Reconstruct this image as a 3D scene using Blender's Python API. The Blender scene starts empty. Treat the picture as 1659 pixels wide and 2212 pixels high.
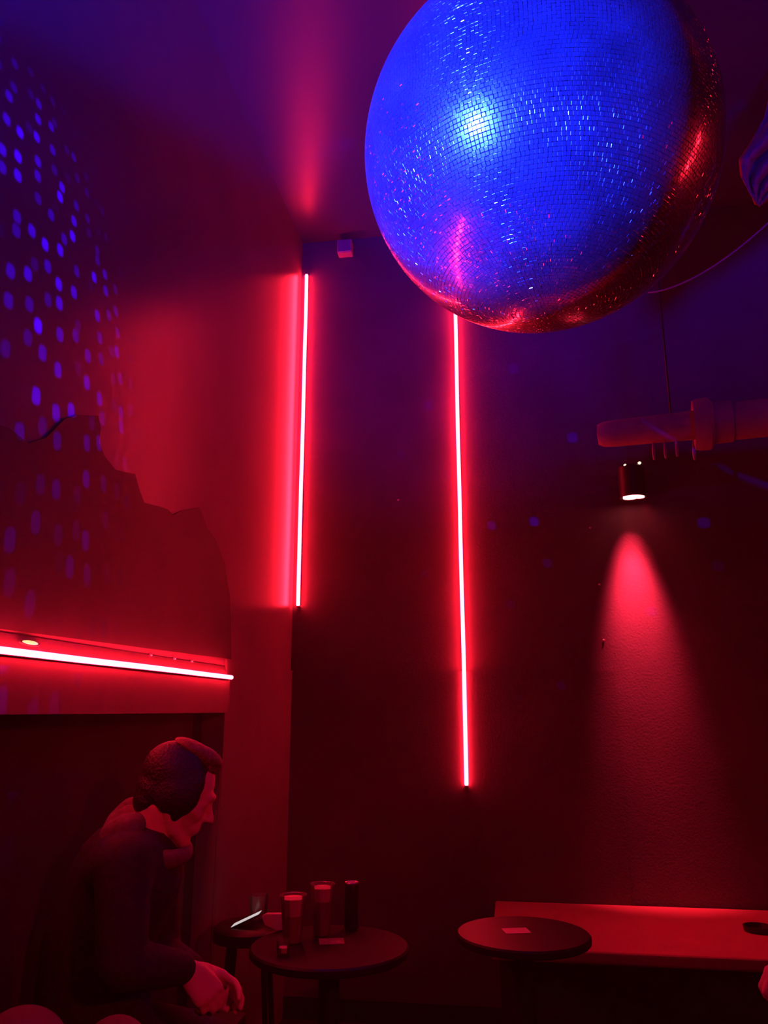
import bpy, bmesh, math, random
from mathutils import Vector, Matrix
from math import sin, cos, pi, radians

random.seed(7)
SC = bpy.context.scene
COL = SC.collection
V = Vector

HAZE = 0.0125
# ------------------------------------------------------------------ camera
PITCH = radians(13.97)
F = 1725.0
CX, CY = 829.5, 1106.0
EYE = V((0, 0, 1.5))


def ray(u, v):
    x, y = (u - CX) / F, -(v - CY) / F
    return V((x, cos(PITCH) - y * sin(PITCH), sin(PITCH) + y * cos(PITCH)))


def at_y(u, v, Y):
    d = ray(u, v)
    return EYE + d * (Y / d.y)


def at_z(u, v, Z):
    d = ray(u, v)
    return EYE + d * ((Z - EYE.z) / d.z)


def at_plane(u, v, p, n):
    d = ray(u, v)
    return EYE + d * ((p - EYE).dot(n) / d.dot(n))


cd = bpy.data.cameras.new('camera')
cam = bpy.data.objects.new('camera', cd)
COL.objects.link(cam)
cam.location = EYE
cam.rotation_euler = (pi / 2 + PITCH, 0, 0)
cd.sensor_fit = 'AUTO'
cd.sensor_width = 36.0
cd.lens = F / 2212 * 36.0
cd.clip_start = 0.02
SC.camera = cam

SC.view_settings.view_transform = 'Standard'
SC.view_settings.look = 'None'
SC.view_settings.gamma = 1
SC.view_settings.exposure = 0.0
SC.view_settings.use_curve_mapping = False
SC.cycles.use_denoising = True
SC.cycles.sample_clamp_indirect = 8
SC.cycles.caustics_reflective = False
SC.cycles.caustics_refractive = False
SC.cycles.max_bounces = 8
SC.cycles.diffuse_bounces = 3
SC.cycles.glossy_bounces = 4

w = bpy.data.worlds.new('world')
SC.world = w
w.use_nodes = True
w.node_tree.nodes['Background'].inputs[0].default_value = (0.004, 0.0, 0.006, 1)
w.node_tree.nodes['Background'].inputs[1].default_value = 0.3


# --------------------------------------------------------------- materials
def mat(name, col, rough=0.5, metal=0.0, spec=0.5, noise=0.0, nscale=20, bump=0.0, bscale=60,
        trans=0.0, ior=1.45, emit=None, estr=0.0, coat=0.0):
    m = bpy.data.materials.new(name)
    m.use_nodes = True
    nt = m.node_tree
    b = nt.nodes['Principled BSDF']
    b.inputs['Base Color'].default_value = (*col, 1)
    b.inputs['Roughness'].default_value = rough
    b.inputs['Metallic'].default_value = metal
    b.inputs['Specular IOR Level'].default_value = spec
    b.inputs['IOR'].default_value = ior
    b.inputs['Transmission Weight'].default_value = trans
    b.inputs['Coat Weight'].default_value = coat
    if emit:
        b.inputs['Emission Color'].default_value = (*emit, 1)
        b.inputs['Emission Strength'].default_value = estr
    tc = nt.nodes.new('ShaderNodeTexCoord')
    if noise > 0:
        n = nt.nodes.new('ShaderNodeTexNoise')
        n.inputs['Scale'].default_value = nscale
        n.inputs['Detail'].default_value = 5
        nt.links.new(tc.outputs['Object'], n.inputs['Vector'])
        r = nt.nodes.new('ShaderNodeMapRange')
        r.inputs['From Min'].default_value = 0.3
        r.inputs['From Max'].default_value = 0.7
        r.inputs['To Min'].default_value = 1 - noise
        r.inputs['To Max'].default_value = 1 + noise
        nt.links.new(n.outputs['Fac'], r.inputs['Value'])
        mx = nt.nodes.new('ShaderNodeMix')
        mx.data_type = 'RGBA'
        mx.blend_type = 'MULTIPLY'
        mx.inputs['Factor'].default_value = 1
        mx.inputs['A'].default_value = (*col, 1)
        nt.links.new(r.outputs['Result'], mx.inputs['B'])
        nt.links.new(mx.outputs['Result'], b.inputs['Base Color'])
    if bump > 0:
        n2 = nt.nodes.new('ShaderNodeTexNoise')
        n2.inputs['Scale'].default_value = bscale
        n2.inputs['Detail'].default_value = 4
        nt.links.new(tc.outputs['Object'], n2.inputs['Vector'])
        bp = nt.nodes.new('ShaderNodeBump')
        bp.inputs['Strength'].default_value = bump
        bp.inputs['Distance'].default_value = 0.01
        nt.links.new(n2.outputs['Fac'], bp.inputs['Height'])
        nt.links.new(bp.outputs['Normal'], b.inputs['Normal'])
    return m


RED = (1.0, 0.012, 0.030)
M = {}
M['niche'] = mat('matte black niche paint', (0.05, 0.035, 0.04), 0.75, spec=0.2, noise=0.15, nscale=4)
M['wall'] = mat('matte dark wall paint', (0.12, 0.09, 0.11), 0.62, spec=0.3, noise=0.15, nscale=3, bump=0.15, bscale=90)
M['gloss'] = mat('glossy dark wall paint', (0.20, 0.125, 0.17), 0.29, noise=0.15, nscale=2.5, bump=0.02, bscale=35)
M['ceil'] = mat('glossy dark ceiling paint', (0.07, 0.055, 0.08), 0.31, noise=0.1, nscale=2, bump=0.03, bscale=25)
M['floor'] = mat('worn dark floor', (0.03, 0.025, 0.028), 0.4, noise=0.4, nscale=6, bump=0.1)
M['ledge'] = mat('painted ledge', (0.14, 0.085, 0.10), 0.5, noise=0.1, nscale=8)
M['black'] = mat('black plastic', (0.012, 0.012, 0.013), 0.4)
M['blackmetal'] = mat('black powder coated metal', (0.015, 0.014, 0.015), 0.45, metal=0.3, noise=0.2, nscale=40)
M['alu'] = mat('aluminium channel', (0.45, 0.45, 0.46), 0.35, metal=1.0)
M['neon'] = mat('glowing red diffuser', (0.6, 0.1, 0.1), 0.4, emit=RED, estr=85)
M['whitebox'] = mat('white plastic box', (0.4, 0.37, 0.38), 0.4)
M['tabletop'] = mat('dark laminate table top', (0.012, 0.009, 0.011), 0.5, spec=0.3, noise=0.25, nscale=15)
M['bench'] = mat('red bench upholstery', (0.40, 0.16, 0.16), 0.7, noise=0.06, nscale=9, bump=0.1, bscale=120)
M['benchbase'] = mat('dark bench base', (0.03, 0.024, 0.025), 0.6, noise=0.2)
M['cushion'] = mat('dull cushion cloth', (0.17, 0.10, 0.10), 0.85, noise=0.08, nscale=30, bump=0.2, bscale=200)
M['skin'] = mat('skin', (0.78, 0.50, 0.42), 0.5, noise=0.06, nscale=30)
M['jacket'] = mat('dark jacket cloth', (0.024, 0.015, 0.013), 0.85, noise=0.3, nscale=50, bump=0.3, bscale=80)
M['hood'] = mat('dull hood cloth', (0.15, 0.10, 0.10), 0.85, noise=0.2, nscale=50, bump=0.3, bscale=80)
M['trousers'] = mat('dark trousers cloth', (0.028, 0.025, 0.035), 0.85, noise=0.3, nscale=60)
M['hair'] = mat('dark brown hair', (0.014, 0.009, 0.008), 0.55, noise=0.5, nscale=90, bump=0.6, bscale=140)
M['quiff'] = mat('hair with painted top light', (0.16, 0.09, 0.08), 0.6, noise=0.4, nscale=90, bump=0.6, bscale=140)  # same hair, lightened to paint in the strip light on top
M['shoe'] = mat('black shoe leather', (0.015, 0.013, 0.013), 0.4)
M['foam'] = mat('beer foam', (0.8, 0.68, 0.62), 0.9, bump=0.2, bscale=300)
M['beer'] = mat('dark beer', (0.10, 0.035, 0.015), 0.15)
M['lager'] = mat('amber beer', (0.22, 0.08, 0.03), 0.15)
M['can'] = mat('dark printed can', (0.03, 0.025, 0.035), 0.3, metal=0.5, noise=0.3, nscale=25)
M['canlid'] = mat('bright can lid', (0.8, 0.78, 0.78), 0.3, metal=1.0)
M['paper'] = mat('white paper', (0.7, 0.62, 0.6), 0.8, noise=0.05)
M['mat'] = mat('printed beer mat', (0.28, 0.18, 0.24), 0.8, noise=0.3, nscale=60)
M['screen'] = mat('lit phone screen', (0.05, 0.05, 0.05), 0.2, emit=(1.0, 0.9, 0.9), estr=0.62)
M['duct'] = mat('painted metal duct', (0.38, 0.30, 0.35), 0.5, noise=0.15, nscale=12)
M['lens'] = mat('glowing lamp lens', (0.8, 0.7, 0.6), 0.3, emit=(1.0, 0.13, 0.13), estr=11)
M['glint'] = mat('glowing lamp vent', (0.8, 0.7, 0.6), 0.3, emit=(1.0, 0.75, 0.55), estr=1.6)
M['puck'] = mat('glowing puck lens', (0.8, 0.7, 0.6), 0.3, emit=(1.0, 0.55, 0.2), estr=1.5)
M['drape'] = mat('dark red drape cloth', (0.38, 0.12, 0.14), 0.85, noise=0.3, nscale=12, bump=0.2)
M['figure_shade'] = mat('dark figure shade', (0.055, 0.038, 0.052), 0.42, spec=0.3, noise=0.2, nscale=5)  # dark tone stands in for dim shaded figures on the wall
M['screw'] = mat('bright screw head', (0.8, 0.75, 0.75), 0.3, metal=0.6)


# mirror ball: flat silvered glass with a layer of dust
def ball_material():
    m = bpy.data.materials.new('dusty mirror tiles')
    m.use_nodes = True
    nt = m.node_tree
    nt.nodes.remove(nt.nodes['Principled BSDF'])
    tc = nt.nodes.new('ShaderNodeTexCoord')
    sharp = nt.nodes.new('ShaderNodeBsdfAnisotropic')
    sharp.inputs['Color'].default_value = (0.7, 0.7, 0.72, 1)
    sharp.inputs['Roughness'].default_value = 0.085
    haze = nt.nodes.new('ShaderNodeBsdfAnisotropic')
    haze.inputs['Color'].default_value = (0.7, 0.7, 0.72, 1)
    haze.inputs['Roughness'].default_value = 0.30
    d = nt.nodes.new('ShaderNodeBsdfDiffuse')
    d.inputs['Color'].default_value = (0.5, 0.5, 0.52, 1)
    m1 = nt.nodes.new('ShaderNodeMixShader')
    m1.inputs['Fac'].default_value = 0.45
    nt.links.new(sharp.outputs[0], m1.inputs[1])
    nt.links.new(haze.outputs[0], m1.inputs[2])
    mx = nt.nodes.new('ShaderNodeMixShader')
    n = nt.nodes.new('ShaderNodeTexNoise')
    n.inputs['Scale'].default_value = 9
    n.inputs['Detail'].default_value = 6
    nt.links.new(tc.outputs['Object'], n.inputs['Vector'])
    r = nt.nodes.new('ShaderNodeMapRange')
    r.inputs['From Min'].default_value = 0.35
    r.inputs['From Max'].default_value = 0.65
    r.inputs['To Min'].default_value = 0.065
    r.inputs['To Max'].default_value = 0.115
    nt.links.new(n.outputs['Fac'], r.inputs['Value'])
    nt.links.new(r.outputs['Result'], mx.inputs['Fac'])
    nt.links.new(m1.outputs[0], mx.inputs[1])
    nt.links.new(d.outputs[0], mx.inputs[2])
    nt.links.new(mx.outputs[0], nt.nodes['Material Output'].inputs['Surface'])
    return m


def thin_clear(name, tint, milk, rough):
    """thin clear plastic or glass: see-through, a sheen, a little milkiness"""
    m = bpy.data.materials.new(name)
    m.use_nodes = True
    nt = m.node_tree
    nt.nodes.remove(nt.nodes['Principled BSDF'])
    t = nt.nodes.new('ShaderNodeBsdfTransparent'); t.inputs[0].default_value = (*tint, 1)
    g = nt.nodes.new('ShaderNodeBsdfAnisotropic'); g.inputs['Roughness'].default_value = rough
    d = nt.nodes.new('ShaderNodeBsdfDiffuse'); d.inputs[0].default_value = (0.8, 0.75, 0.75, 1)
    f = nt.nodes.new('ShaderNodeLayerWeight'); f.inputs[0].default_value = 0.25
    a = nt.nodes.new('ShaderNodeMixShader'); b = nt.nodes.new('ShaderNodeMixShader')
    nt.links.new(f.outputs['Fresnel'], a.inputs[0])
    nt.links.new(t.outputs[0], a.inputs[1]); nt.links.new(g.outputs[0], a.inputs[2])
    b.inputs[0].default_value = milk
    nt.links.new(a.outputs[0], b.inputs[1]); nt.links.new(d.outputs[0], b.inputs[2])
    nt.links.new(b.outputs[0], nt.nodes['Material Output'].inputs['Surface'])
    return m


M['cup'] = thin_clear('clear plastic cup', (0.95, 0.93, 0.93), 0.10, 0.2)
M['glass'] = thin_clear('clear glass', (0.92, 0.92, 0.92), 0.06, 0.1)
M['tiles'] = ball_material()


# ----------------------------------------------------------------- helpers
def link(o, parent=None):
    COL.objects.link(o)
    if parent:
        o.parent = parent
    return o


def obj(name, bm, m, parent=None, smooth=False, bevel=0.0):
    me = bpy.data.meshes.new(name)
    if bm is not None:
        bmesh.ops.recalc_face_normals(bm, faces=bm.faces)
        bm.to_mesh(me)
        bm.free()
    me.materials.append(m)
    if smooth:
        for p in me.polygons:
            p.use_smooth = True
    o = bpy.data.objects.new(name, me)
    link(o, parent)
    if bevel:
        md = o.modifiers.new('bevel', 'BEVEL')
        md.width = bevel
        md.segments = 3
        md.limit_method = 'ANGLE'
    if smooth:
        # keep hard corners crisp
        try:
            for e in me.edges:
                pass
            me.set_sharp_from_angle(angle=radians(40))
        except Exception:
            pass
    return o


def tag(o, label=None, cat=None, group=None, kind=None):
    if label: o['label'] = label
    if cat: o['category'] = cat
    if group: o['group'] = group
    if kind: o['kind'] = kind
    return o


def thing(name, label, cat, loc=(0, 0, 0), rotz=0.0, group=None):
    o = bpy.data.objects.new(name, None)
    o.empty_display_size = 0.05
    COL.objects.link(o)
    o.location = loc
    o.rotation_euler = (0, 0, rotz)
    return tag(o, label, cat, group)


def dup(root, loc, label, rotz=None, group=None, scale=None):
    r = root.copy()
    COL.objects.link(r)
    r.location = loc
    if rotz is not None: r.rotation_euler = (0, 0, rotz)
    if scale: r.scale = scale
    r['label'] = label
    if group: r['group'] = group
    for ch in list(root.children):
        c = ch.copy()
        COL.objects.link(c)
        c.parent = r
        for g in ch.children:
            d = g.copy()
            COL.objects.link(d)
            d.parent = c
    return r


def bm_box(x0, x1, y0, y1, z0, z1, bm=None, mtx=None):
    bm = bm or bmesh.new()
    vs = [bm.verts.new(V(p)) for p in ((x0, y0, z0), (x1, y0, z0), (x1, y1, z0), (x0, y1, z0),
                                       (x0, y0, z1), (x1, y0, z1), (x1, y1, z1), (x0, y1, z1))]
    if mtx:
        for v in vs: v.co = mtx @ v.co
    for f in ((0, 3, 2, 1), (4, 5, 6, 7), (0, 1, 5, 4), (1, 2, 6, 5), (2, 3, 7, 6), (3, 0, 4, 7)):
        bm.faces.new([vs[i] for i in f])
    return bm


def bm_lathe(profile, seg=48, bm=None, mtx=None):
    """profile: list of (r, z), revolved about z; r == 0 closes to a pole"""
    bm = bm or bmesh.new()
    rings = []
    for r, z in profile:
        if r < 1e-7:
            rings.append([bm.verts.new((0, 0, z))])
        else:
            rings.append([bm.verts.new((r * cos(2 * pi * k / seg), r * sin(2 * pi * k / seg), z)) for k in range(seg)])
    for a, b in zip(rings, rings[1:]):
        for k in range(seg):
            k2 = (k + 1) % seg
            if len(a) == 1 and len(b) == 1: continue
            if len(a) == 1: bm.faces.new((a[0], b[k], b[k2]))
            elif len(b) == 1: bm.faces.new((a[k], a[k2], b[0]))
            else: bm.faces.new((a[k], a[k2], b[k2], b[k]))
    if mtx:
        for ring in rings:
            for v in ring: v.co = mtx @ v.co
    return bm


def frame_to(p, d):
    """matrix whose z axis runs along d from p"""
    return Matrix.Translation(p) @ V(d).to_track_quat('Z', 'Y').to_matrix().to_4x4()


def bm_tube(pts, r, seg=16, bm=None, round_ends=True):
    bm = bm or bmesh.new()
    pts = [V(p) for p in pts]
    n = len(pts)
    rs = r if isinstance(r, (list, tuple)) else [r] * n
    rings = []
    up = V((0, 0, 1)) if abs((pts[-1] - pts[0]).normalized().z) < 0.9 else V((0, 1, 0))
    for i, p in enumerate(pts):
        t = (pts[min(i + 1, n - 1)] - pts[max(i - 1, 0)]).normalized()
        a = t.cross(up)
        if a.length < 1e-3: a = t.cross(V((0, 1, 0)))
        a.normalize()
        b = t.cross(a).normalized()
        rings.append([bm.verts.new(p + (a * cos(2 * pi * k / seg) + b * sin(2 * pi * k / seg)) * rs[i]) for k in range(seg)])
    for a, b in zip(rings, rings[1:]):
        for k in range(seg):
            bm.faces.new((a[k], a[(k + 1) % seg], b[(k + 1) % seg], b[k]))
    for ring, end, s in ((rings[0], 0, -1), (rings[-1], n - 1, 1)):
        t = (pts[1] - pts[0]).normalized() if end == 0 else (pts[-1] - pts[-2]).normalized()
        if round_ends:
            mid = [bm.verts.new(pts[end] + (v.co - pts[end]) * 0.75 + t * s * rs[end] * 0.6) for v in ring]
            for k in range(seg):
                bm.faces.new((ring[k], ring[(k + 1) % seg], mid[(k + 1) % seg], mid[k]))
            bm.faces.new(mid)
        else:
            bm.faces.new(ring)
    return bm


# ---------------------------------------------------------------- the room
YAW = radians(8.8)
A = V((sin(YAW), cos(YAW), 0))        # along the side wall, away from the camera
B = V((cos(YAW), -sin(YAW), 0))       # along the back wall, into the room
BENCH_H = 0.58
W0 = at_z(1070, 1943, BENCH_H)
C = at_plane(642, 950, W0, A)
C.z = 0
CEIL = at_plane(642, 527, W0, A).z
ROT = -YAW                            # rotation that turns x to B and y to A
WM = Matrix.Translation(C) @ Matrix.Rotation(ROT, 4, 'Z')   # wall frame: x into room, y away from camera, z up


def W(n, s, z):
    """n metres into the room off the side wall, s metres from the back wall towards the camera"""
    return C + B * n - A * s + V((0, 0, z))


def wf(p):
    """world point to wall frame (n, s, z)"""
    d = p - C
    return d.dot(B), -d.dot(A), p.z


def wbox(n0, n1, s0, s1, z0, z1, bm=None):
    return bm_box(n0, n1, -s1, -s0, z0, z1, bm, WM)


RW, RL = 4.9, 8.0
LZ = at_plane(496, 1464, W(0.03, 0, 0), B).z       # height of the ledge strip
s_end = wf(at_plane(497, 1464, W(0.03, 0, 0), B))[1]
tag(obj('floor', wbox(-0.3, RW + 0.1, -0.2, RL + 0.1, -0.1, 0), M['floor']), 'dark club floor', kind='structure')
tag(obj('ceiling', wbox(-0.3, RW + 0.1, -0.2, RL + 0.1, CEIL, CEIL + 0.1), M['ceil']), 'glossy dark ceiling', kind='structure')
tag(obj('wall_back', wbox(0, RW + 0.1, -0.15, 0, 0, CEIL), M['wall']), 'matte dark wall', kind='structure')
tag(obj('wall_right', wbox(RW, RW + 0.15, 0, RL, 0, CEIL), M['wall']), 'matte dark wall', kind='structure')
tag(obj('wall_front', wbox(0, RW, RL, RL + 0.15, 0, CEIL), M['wall']), 'matte dark wall', kind='structure')
# side wall: glossy upper wall, full-height pier by the corner, shallow niche below the ledge
NZ = at_plane(300, 1541, W(0.03, 0, 0), B).z       # underside of the fascia
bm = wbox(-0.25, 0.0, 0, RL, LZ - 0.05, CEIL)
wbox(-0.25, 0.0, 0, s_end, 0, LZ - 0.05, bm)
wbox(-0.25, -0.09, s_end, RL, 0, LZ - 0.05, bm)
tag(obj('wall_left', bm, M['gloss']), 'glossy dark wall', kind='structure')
# fascia with sloped top (profile in n,z extruded along the wall)
prof = [(-0.088, NZ), (0.03, NZ), (0.03, LZ - 0.008), (0.027, LZ - 0.006), (0.004, LZ + 0.047), (-0.088, LZ + 0.047)]
bm = bmesh.new()
r0 = [bm.verts.new(W(n, s_end, z)) for n, z in prof]
r1 = [bm.verts.new(W(n, RL - 0.01, z)) for n, z in prof]
for k in range(len(prof)):
    bm.faces.new((r0[k], r0[(k + 1) % 6], r1[(k + 1) % 6], r1[k]))
bm.faces.new(r0)
bm.faces.new(r1)
tag(obj('trim_1', bm, M['ledge']), 'sloped ledge over the niche', kind='structure')
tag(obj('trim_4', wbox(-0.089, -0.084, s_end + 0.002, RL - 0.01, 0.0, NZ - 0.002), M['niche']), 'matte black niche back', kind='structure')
# thin dado line on both walls below the corner strip
zd = at_plane(620, 1449, W(0, 0, 0), A).z
bm = wbox(0.001, 0.012, 0.0, s_end - 0.005, 0.0, zd)
tag(obj('trim_2', bm, M['gloss']), 'low dado panel', kind='structure')
bm = wbox(0.012, 1.75, 0.001, 0.014, 0.0, zd - 0.01)
tag(obj('trim_3', bm, M['wall']), 'low dado panel', kind='structure')
bm = wbox(0.0, RW, 0.0, 0.02, 0, 0.1)
tag(obj('baseboard_back', bm, M['black']), 'black baseboard', kind='structure')


S_STRIP = wf(at_plane(-90, 1392, W(0.036, 0, 0), B))[1]


# -------------------------------------------------------------- LED strips
def led_strip(label, p0, p1, off, r=0.0105, chan=0.016, deep=0.008):
    """p0, p1: ends of the glowing tube; off: unit vector away from the surface that carries it"""
    root = thing('led_strip', label, 'light strip', p0, 0, 'glowing red LED strips')
    d = (p1 - p0)
    L = d.length
    d.normalize()
    side = d.cross(off).normalized()
    o = V((0, 0, 0))
    n = max(2, int(L / 0.035))
    rnd = random.Random(len(label))
    wob = [rnd.uniform(0, 6.28) for _ in range(3)]
    pts = [d * (L * k / n) + side * 0.0010 * (sin(2.2 * L * k / n + wob[0]) + 0.6 * sin(7 * L * k / n + wob[1])) * min(1, k / 4, (n - k) / 4) for k in range(n + 1)]
    obj('diffuser_tube', bm_tube(pts, r, 14), M['neon'], root, True)
    mt = Matrix((side.to_4d(), off.to_4d(), d.to_4d(), (0, 0, 0, 1))).transposed()
    for i in range(3):
        mt[3][i] = 0
    mt[3][3] = 1
    mt[0][3] = mt[1][3] = mt[2][3] = 0
    b = bm_box(-chan * 0.55, chan * 0.55, -r - deep, -r * 0.75, 0.0, L, None, mt)
    obj('channel', b, M['alu'], root)
    for z0, z1 in ((-0.012, -0.0065), (L + 0.0065, L + 0.012)):
        obj('end_cap', bm_box(-chan * 0.5, chan * 0.5, -r - deep, r * 0.35, z0, z1, None, mt), M['black'], root)
    return root


# corner strip
sn = 0.022
t_top = at_plane(658, 594, W(0, 0.03, 0), A)
t_bot = at_plane(643, 1306, W(0, 0.03, 0), A)
n1 = wf(t_bot)[0]
led_strip('vertical red light strip glowing in the corner beside the glossy wall',
          W(n1, 0.022, t_bot.z), W(n1, 0.022, t_top.z), -A)
t_top = at_plane(982, 627, W(0, 0.022, 0), A)
t_bot = at_plane(1008, 1694, W(0, 0.022, 0), A)
n2 = (wf(t_bot)[0] + wf(t_top)[0]) / 2
led_strip('long vertical red light strip on the back wall reaching down below the mirror ball',
          W(n2, 0.022, t_bot.z), W(n2, 0.022, t_top.z), -A)
led_strip('red light strip running level along the ledge above the seated man',
          W(0.0405, s_end + 0.012, LZ + 0.001), W(0.0405, S_STRIP, LZ + 0.001), (B * 0.7 + V((0, 0, 0.71))).normalized(), r=0.0085, chan=0.008, deep=0.0025)


# the strip on the wall to the side, which lights the sitters and the tables from the front
led_strip('vertical red light strip on the side wall past the end of the pale bench',
          W(RW - 0.022, 2.0, 2.3), W(RW - 0.022, 2.0, 3.5), -B)

# ------------------------------------------------------------- mirror ball
R_BALL = 0.475
dctr = ray(1163, 330 + 6)
dist = 2.43
BALL = EYE + dctr.normalized() * dist


def mirror_ball():
    root = thing('mirror_ball', 'large mirror ball of small square tiles lit blue, hanging from the ceiling', 'mirror ball', BALL)
    t = 0.0100
    gap = 0.0002
    verts, faces = [], []
    rows = int(round(pi * R_BALL / t))
    rnd = random.Random(3)
    for i in range(rows):
        th0 = pi * i / rows
        th1 = pi * (i + 1) / rows
        thm = (th0 + th1) / 2
        m = max(3, int(round(2 * pi * sin(thm) * R_BALL / t)))
        ph_off = rnd.random() * 0.0 + (0.5 / m if i % 2 else 0)
        for j in range(m):
            ph = 2 * pi * (j + ph_off) / m
            n = V((sin(thm) * cos(ph), sin(thm) * sin(ph), cos(thm)))
            et = V((cos(thm) * cos(ph), cos(thm) * sin(ph), -sin(thm)))
            ep = V((-sin(ph), cos(ph), 0))
            # each tile sits a little crooked in its glue
            n2 = (n + et * rnd.gauss(0, 0.006) + ep * rnd.gauss(0, 0.006)).normalized()
            e1 = (et - n2 * et.dot(n2)).normalized()
            e2 = n2.cross(e1)
            if e2.dot(ep) < 0: e2 = -e2
            c = n * R_BALL
            h1 = t / 2 - gap
            h2 = pi * sin(thm) * R_BALL / m - gap
            w1, w2 = 0.0010, 0.0010
            base = len(verts)
            # ground rims of the glass: each side falls away by its own slope
            dp = [w1 * math.tan(min(1.25, abs(rnd.gauss(0, 0.55)))) for _ in range(4)]
            for a, b in ((-1, -1), (1, -1), (1, 1), (-1, 1)):
                verts.append(c + e1 * a * (h1 - w1) + e2 * b * (h2 - w2))
            outer = ((-1, -1), (1, -1), (1, 1), (-1, 1))
            # sides: 0:(b=-1) 1:(a=+1) 2:(b=+1) 3:(a=-1); every rim is its own quad
            faces.append((base, base + 1, base + 2, base + 3))
            for sidx, (i0, i1) in enumerate(((0, 1), (1, 2), (2, 3), (3, 0))):
                k = len(verts)
                for q in (i0, i1):
                    a, b = outer[q]
                    fa = h1 if sidx in (1, 3) else h1 - w1
                    fb = h2 if sidx in (0, 2) else h2 - w2
                    verts.append(c + e1 * a * fa + e2 * b * fb - n2 * dp[sidx])
                faces.append((base + i1, base + i0, k, k + 1))
    me = bpy.data.meshes.new('mirror_tiles')
    me.from_pydata([tuple(v) for v in verts], [], faces)
    me.materials.append(M['tiles'])
    o = bpy.data.objects.new('mirror_tiles', me)
    link(o, root)
    core = bm_lathe([(R_BALL * 0.992 * sin(pi * k / 48), -R_BALL * 0.992 * cos(pi * k / 48)) for k in range(49)], 96)
    obj('core', core, M['tiles'], root, True)
    cap = bm_lathe([(0, R_BALL - 0.012), (0.085, R_BALL - 0.012), (0.085, R_BALL + 0.01), (0.03, R_BALL + 0.03), (0.03, R_BALL + 0.1), (0, R_BALL + 0.1)], 32)
    obj('hanging_cap', cap, M['alu'], root, True)
    obj('hanging_rod', bm_tube([(0, 0, R_BALL + 0.08), (0, 0, CEIL - BALL.z)], 0.009, 12, None, False), M['blackmetal'], root)
    return root


mirror_ball()


# ------------------------------------------------------------------ lights
def spot(name, loc, target, power, col, angle, blend=0.5, size=0.05):
    l = bpy.data.lights.new(name, 'SPOT')
    l.energy = power
    l.color = col
    l.spot_size = angle
    l.spot_blend = blend
    l.shadow_soft_size = size
    o = bpy.data.objects.new(name, l)
    COL.objects.link(o)
    o.location = loc
    o.rotation_euler = (V(target) - V(loc)).to_track_quat('-Z', 'Y').to_euler()
    return o


# blue follow spot on the mirror ball: direction worked out from the highlight on the ball
vv = (EYE - BALL).normalized()                       # ball to camera
rr = V((1, 0, 0)); rr = (rr - vv * rr.dot(vv)).normalized()
uu = vv.cross(rr)
if uu.z < 0: uu = -uu
hl = ray(1040, 278).normalized()
# point of the ball under the highlight
bq = hl.dot(BALL - EYE)
tt = bq - math.sqrt(max(0, bq * bq - (dist * dist - R_BALL * R_BALL)))
hn = (EYE + hl * tt - BALL).normalized()
v2 = -hl
Ld = (2 * hn.dot(v2) * hn - v2).normalized()
SPOT_D = 2.3
print('blue spot at', BALL + Ld * SPOT_D, 'dir', Ld, 'ball', BALL, 'C', C, 'CEIL', CEIL, 'LZ', LZ, 's_end', s_end, 'NZ', NZ)
spot('blue_spot', BALL + Ld * SPOT_D, BALL, 18500, (0.0045, 0.016, 1.0), 2 * math.atan(0.487 / SPOT_D), 0.15, 0.05)


def dots_light(name, loc, target, power, angle, scale, thr, seedv, few=1.6):
    """light thrown back by the tiles of the mirror ball: a spot with a broken-up gobo pattern"""
    o = spot(name, loc, target, power, (0.03, 0.0, 1.0), angle, 0.8, 0.004)
    l = o.data
    l.use_nodes = True
    nt = l.node_tree
    em = next(n for n in nt.nodes if n.type == 'EMISSION')
    tc = nt.nodes.new('ShaderNodeTexCoord')
    sp = nt.nodes.new('ShaderNodeSeparateXYZ')
    nt.links.new(tc.outputs['Normal'], sp.inputs[0])
    dx = nt.nodes.new('ShaderNodeMath'); dx.operation = 'DIVIDE'
    dy = nt.nodes.new('ShaderNodeMath'); dy.operation = 'DIVIDE'
    nt.links.new(sp.outputs['X'], dx.inputs[0]); nt.links.new(sp.outputs['Z'], dx.inputs[1])
    nt.links.new(sp.outputs['Y'], dy.inputs[0]); nt.links.new(sp.outputs['Z'], dy.inputs[1])
    cb = nt.nodes.new('ShaderNodeCombineXYZ')
    nt.links.new(dx.outputs[0], cb.inputs[0]); nt.links.new(dy.outputs[0], cb.inputs[1])
    cb.inputs[2].default_value = seedv
    vo = nt.nodes.new('ShaderNodeTexVoronoi')
    vo.voronoi_dimensions = '2D'
    vo.distance = 'MINKOWSKI'
    vo.inputs['Exponent'].default_value = 3.0
    vo.inputs['Scale'].default_value = scale
    vo.inputs['Randomness'].default_value = 0.75
    nt.links.new(cb.outputs[0], vo.inputs['Vector'])
    mr = nt.nodes.new('ShaderNodeMapRange')
    mr.inputs['From Min'].default_value = thr
    mr.inputs['From Max'].default_value = thr * 0.75
    mr.inputs['To Min'].default_value = 0
    mr.inputs['To Max'].default_value = 1
    nt.links.new(vo.outputs['Distance'], mr.inputs['Value'])
    sc = nt.nodes.new('ShaderNodeSeparateColor')
    nt.links.new(vo.outputs['Color'], sc.inputs[0])
    pw = nt.nodes.new('ShaderNodeMath'); pw.operation = 'POWER'
    pw.inputs[1].default_value = few
    nt.links.new(sc.outputs[0], pw.inputs[0])
    ml = nt.nodes.new('ShaderNodeMath'); ml.operation = 'MULTIPLY'
    nt.links.new(mr.outputs['Result'], ml.inputs[0]); nt.links.new(pw.outputs[0], ml.inputs[1])
    nt.links.new(ml.outputs[0], em.inputs['Strength'])
    return o


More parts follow.
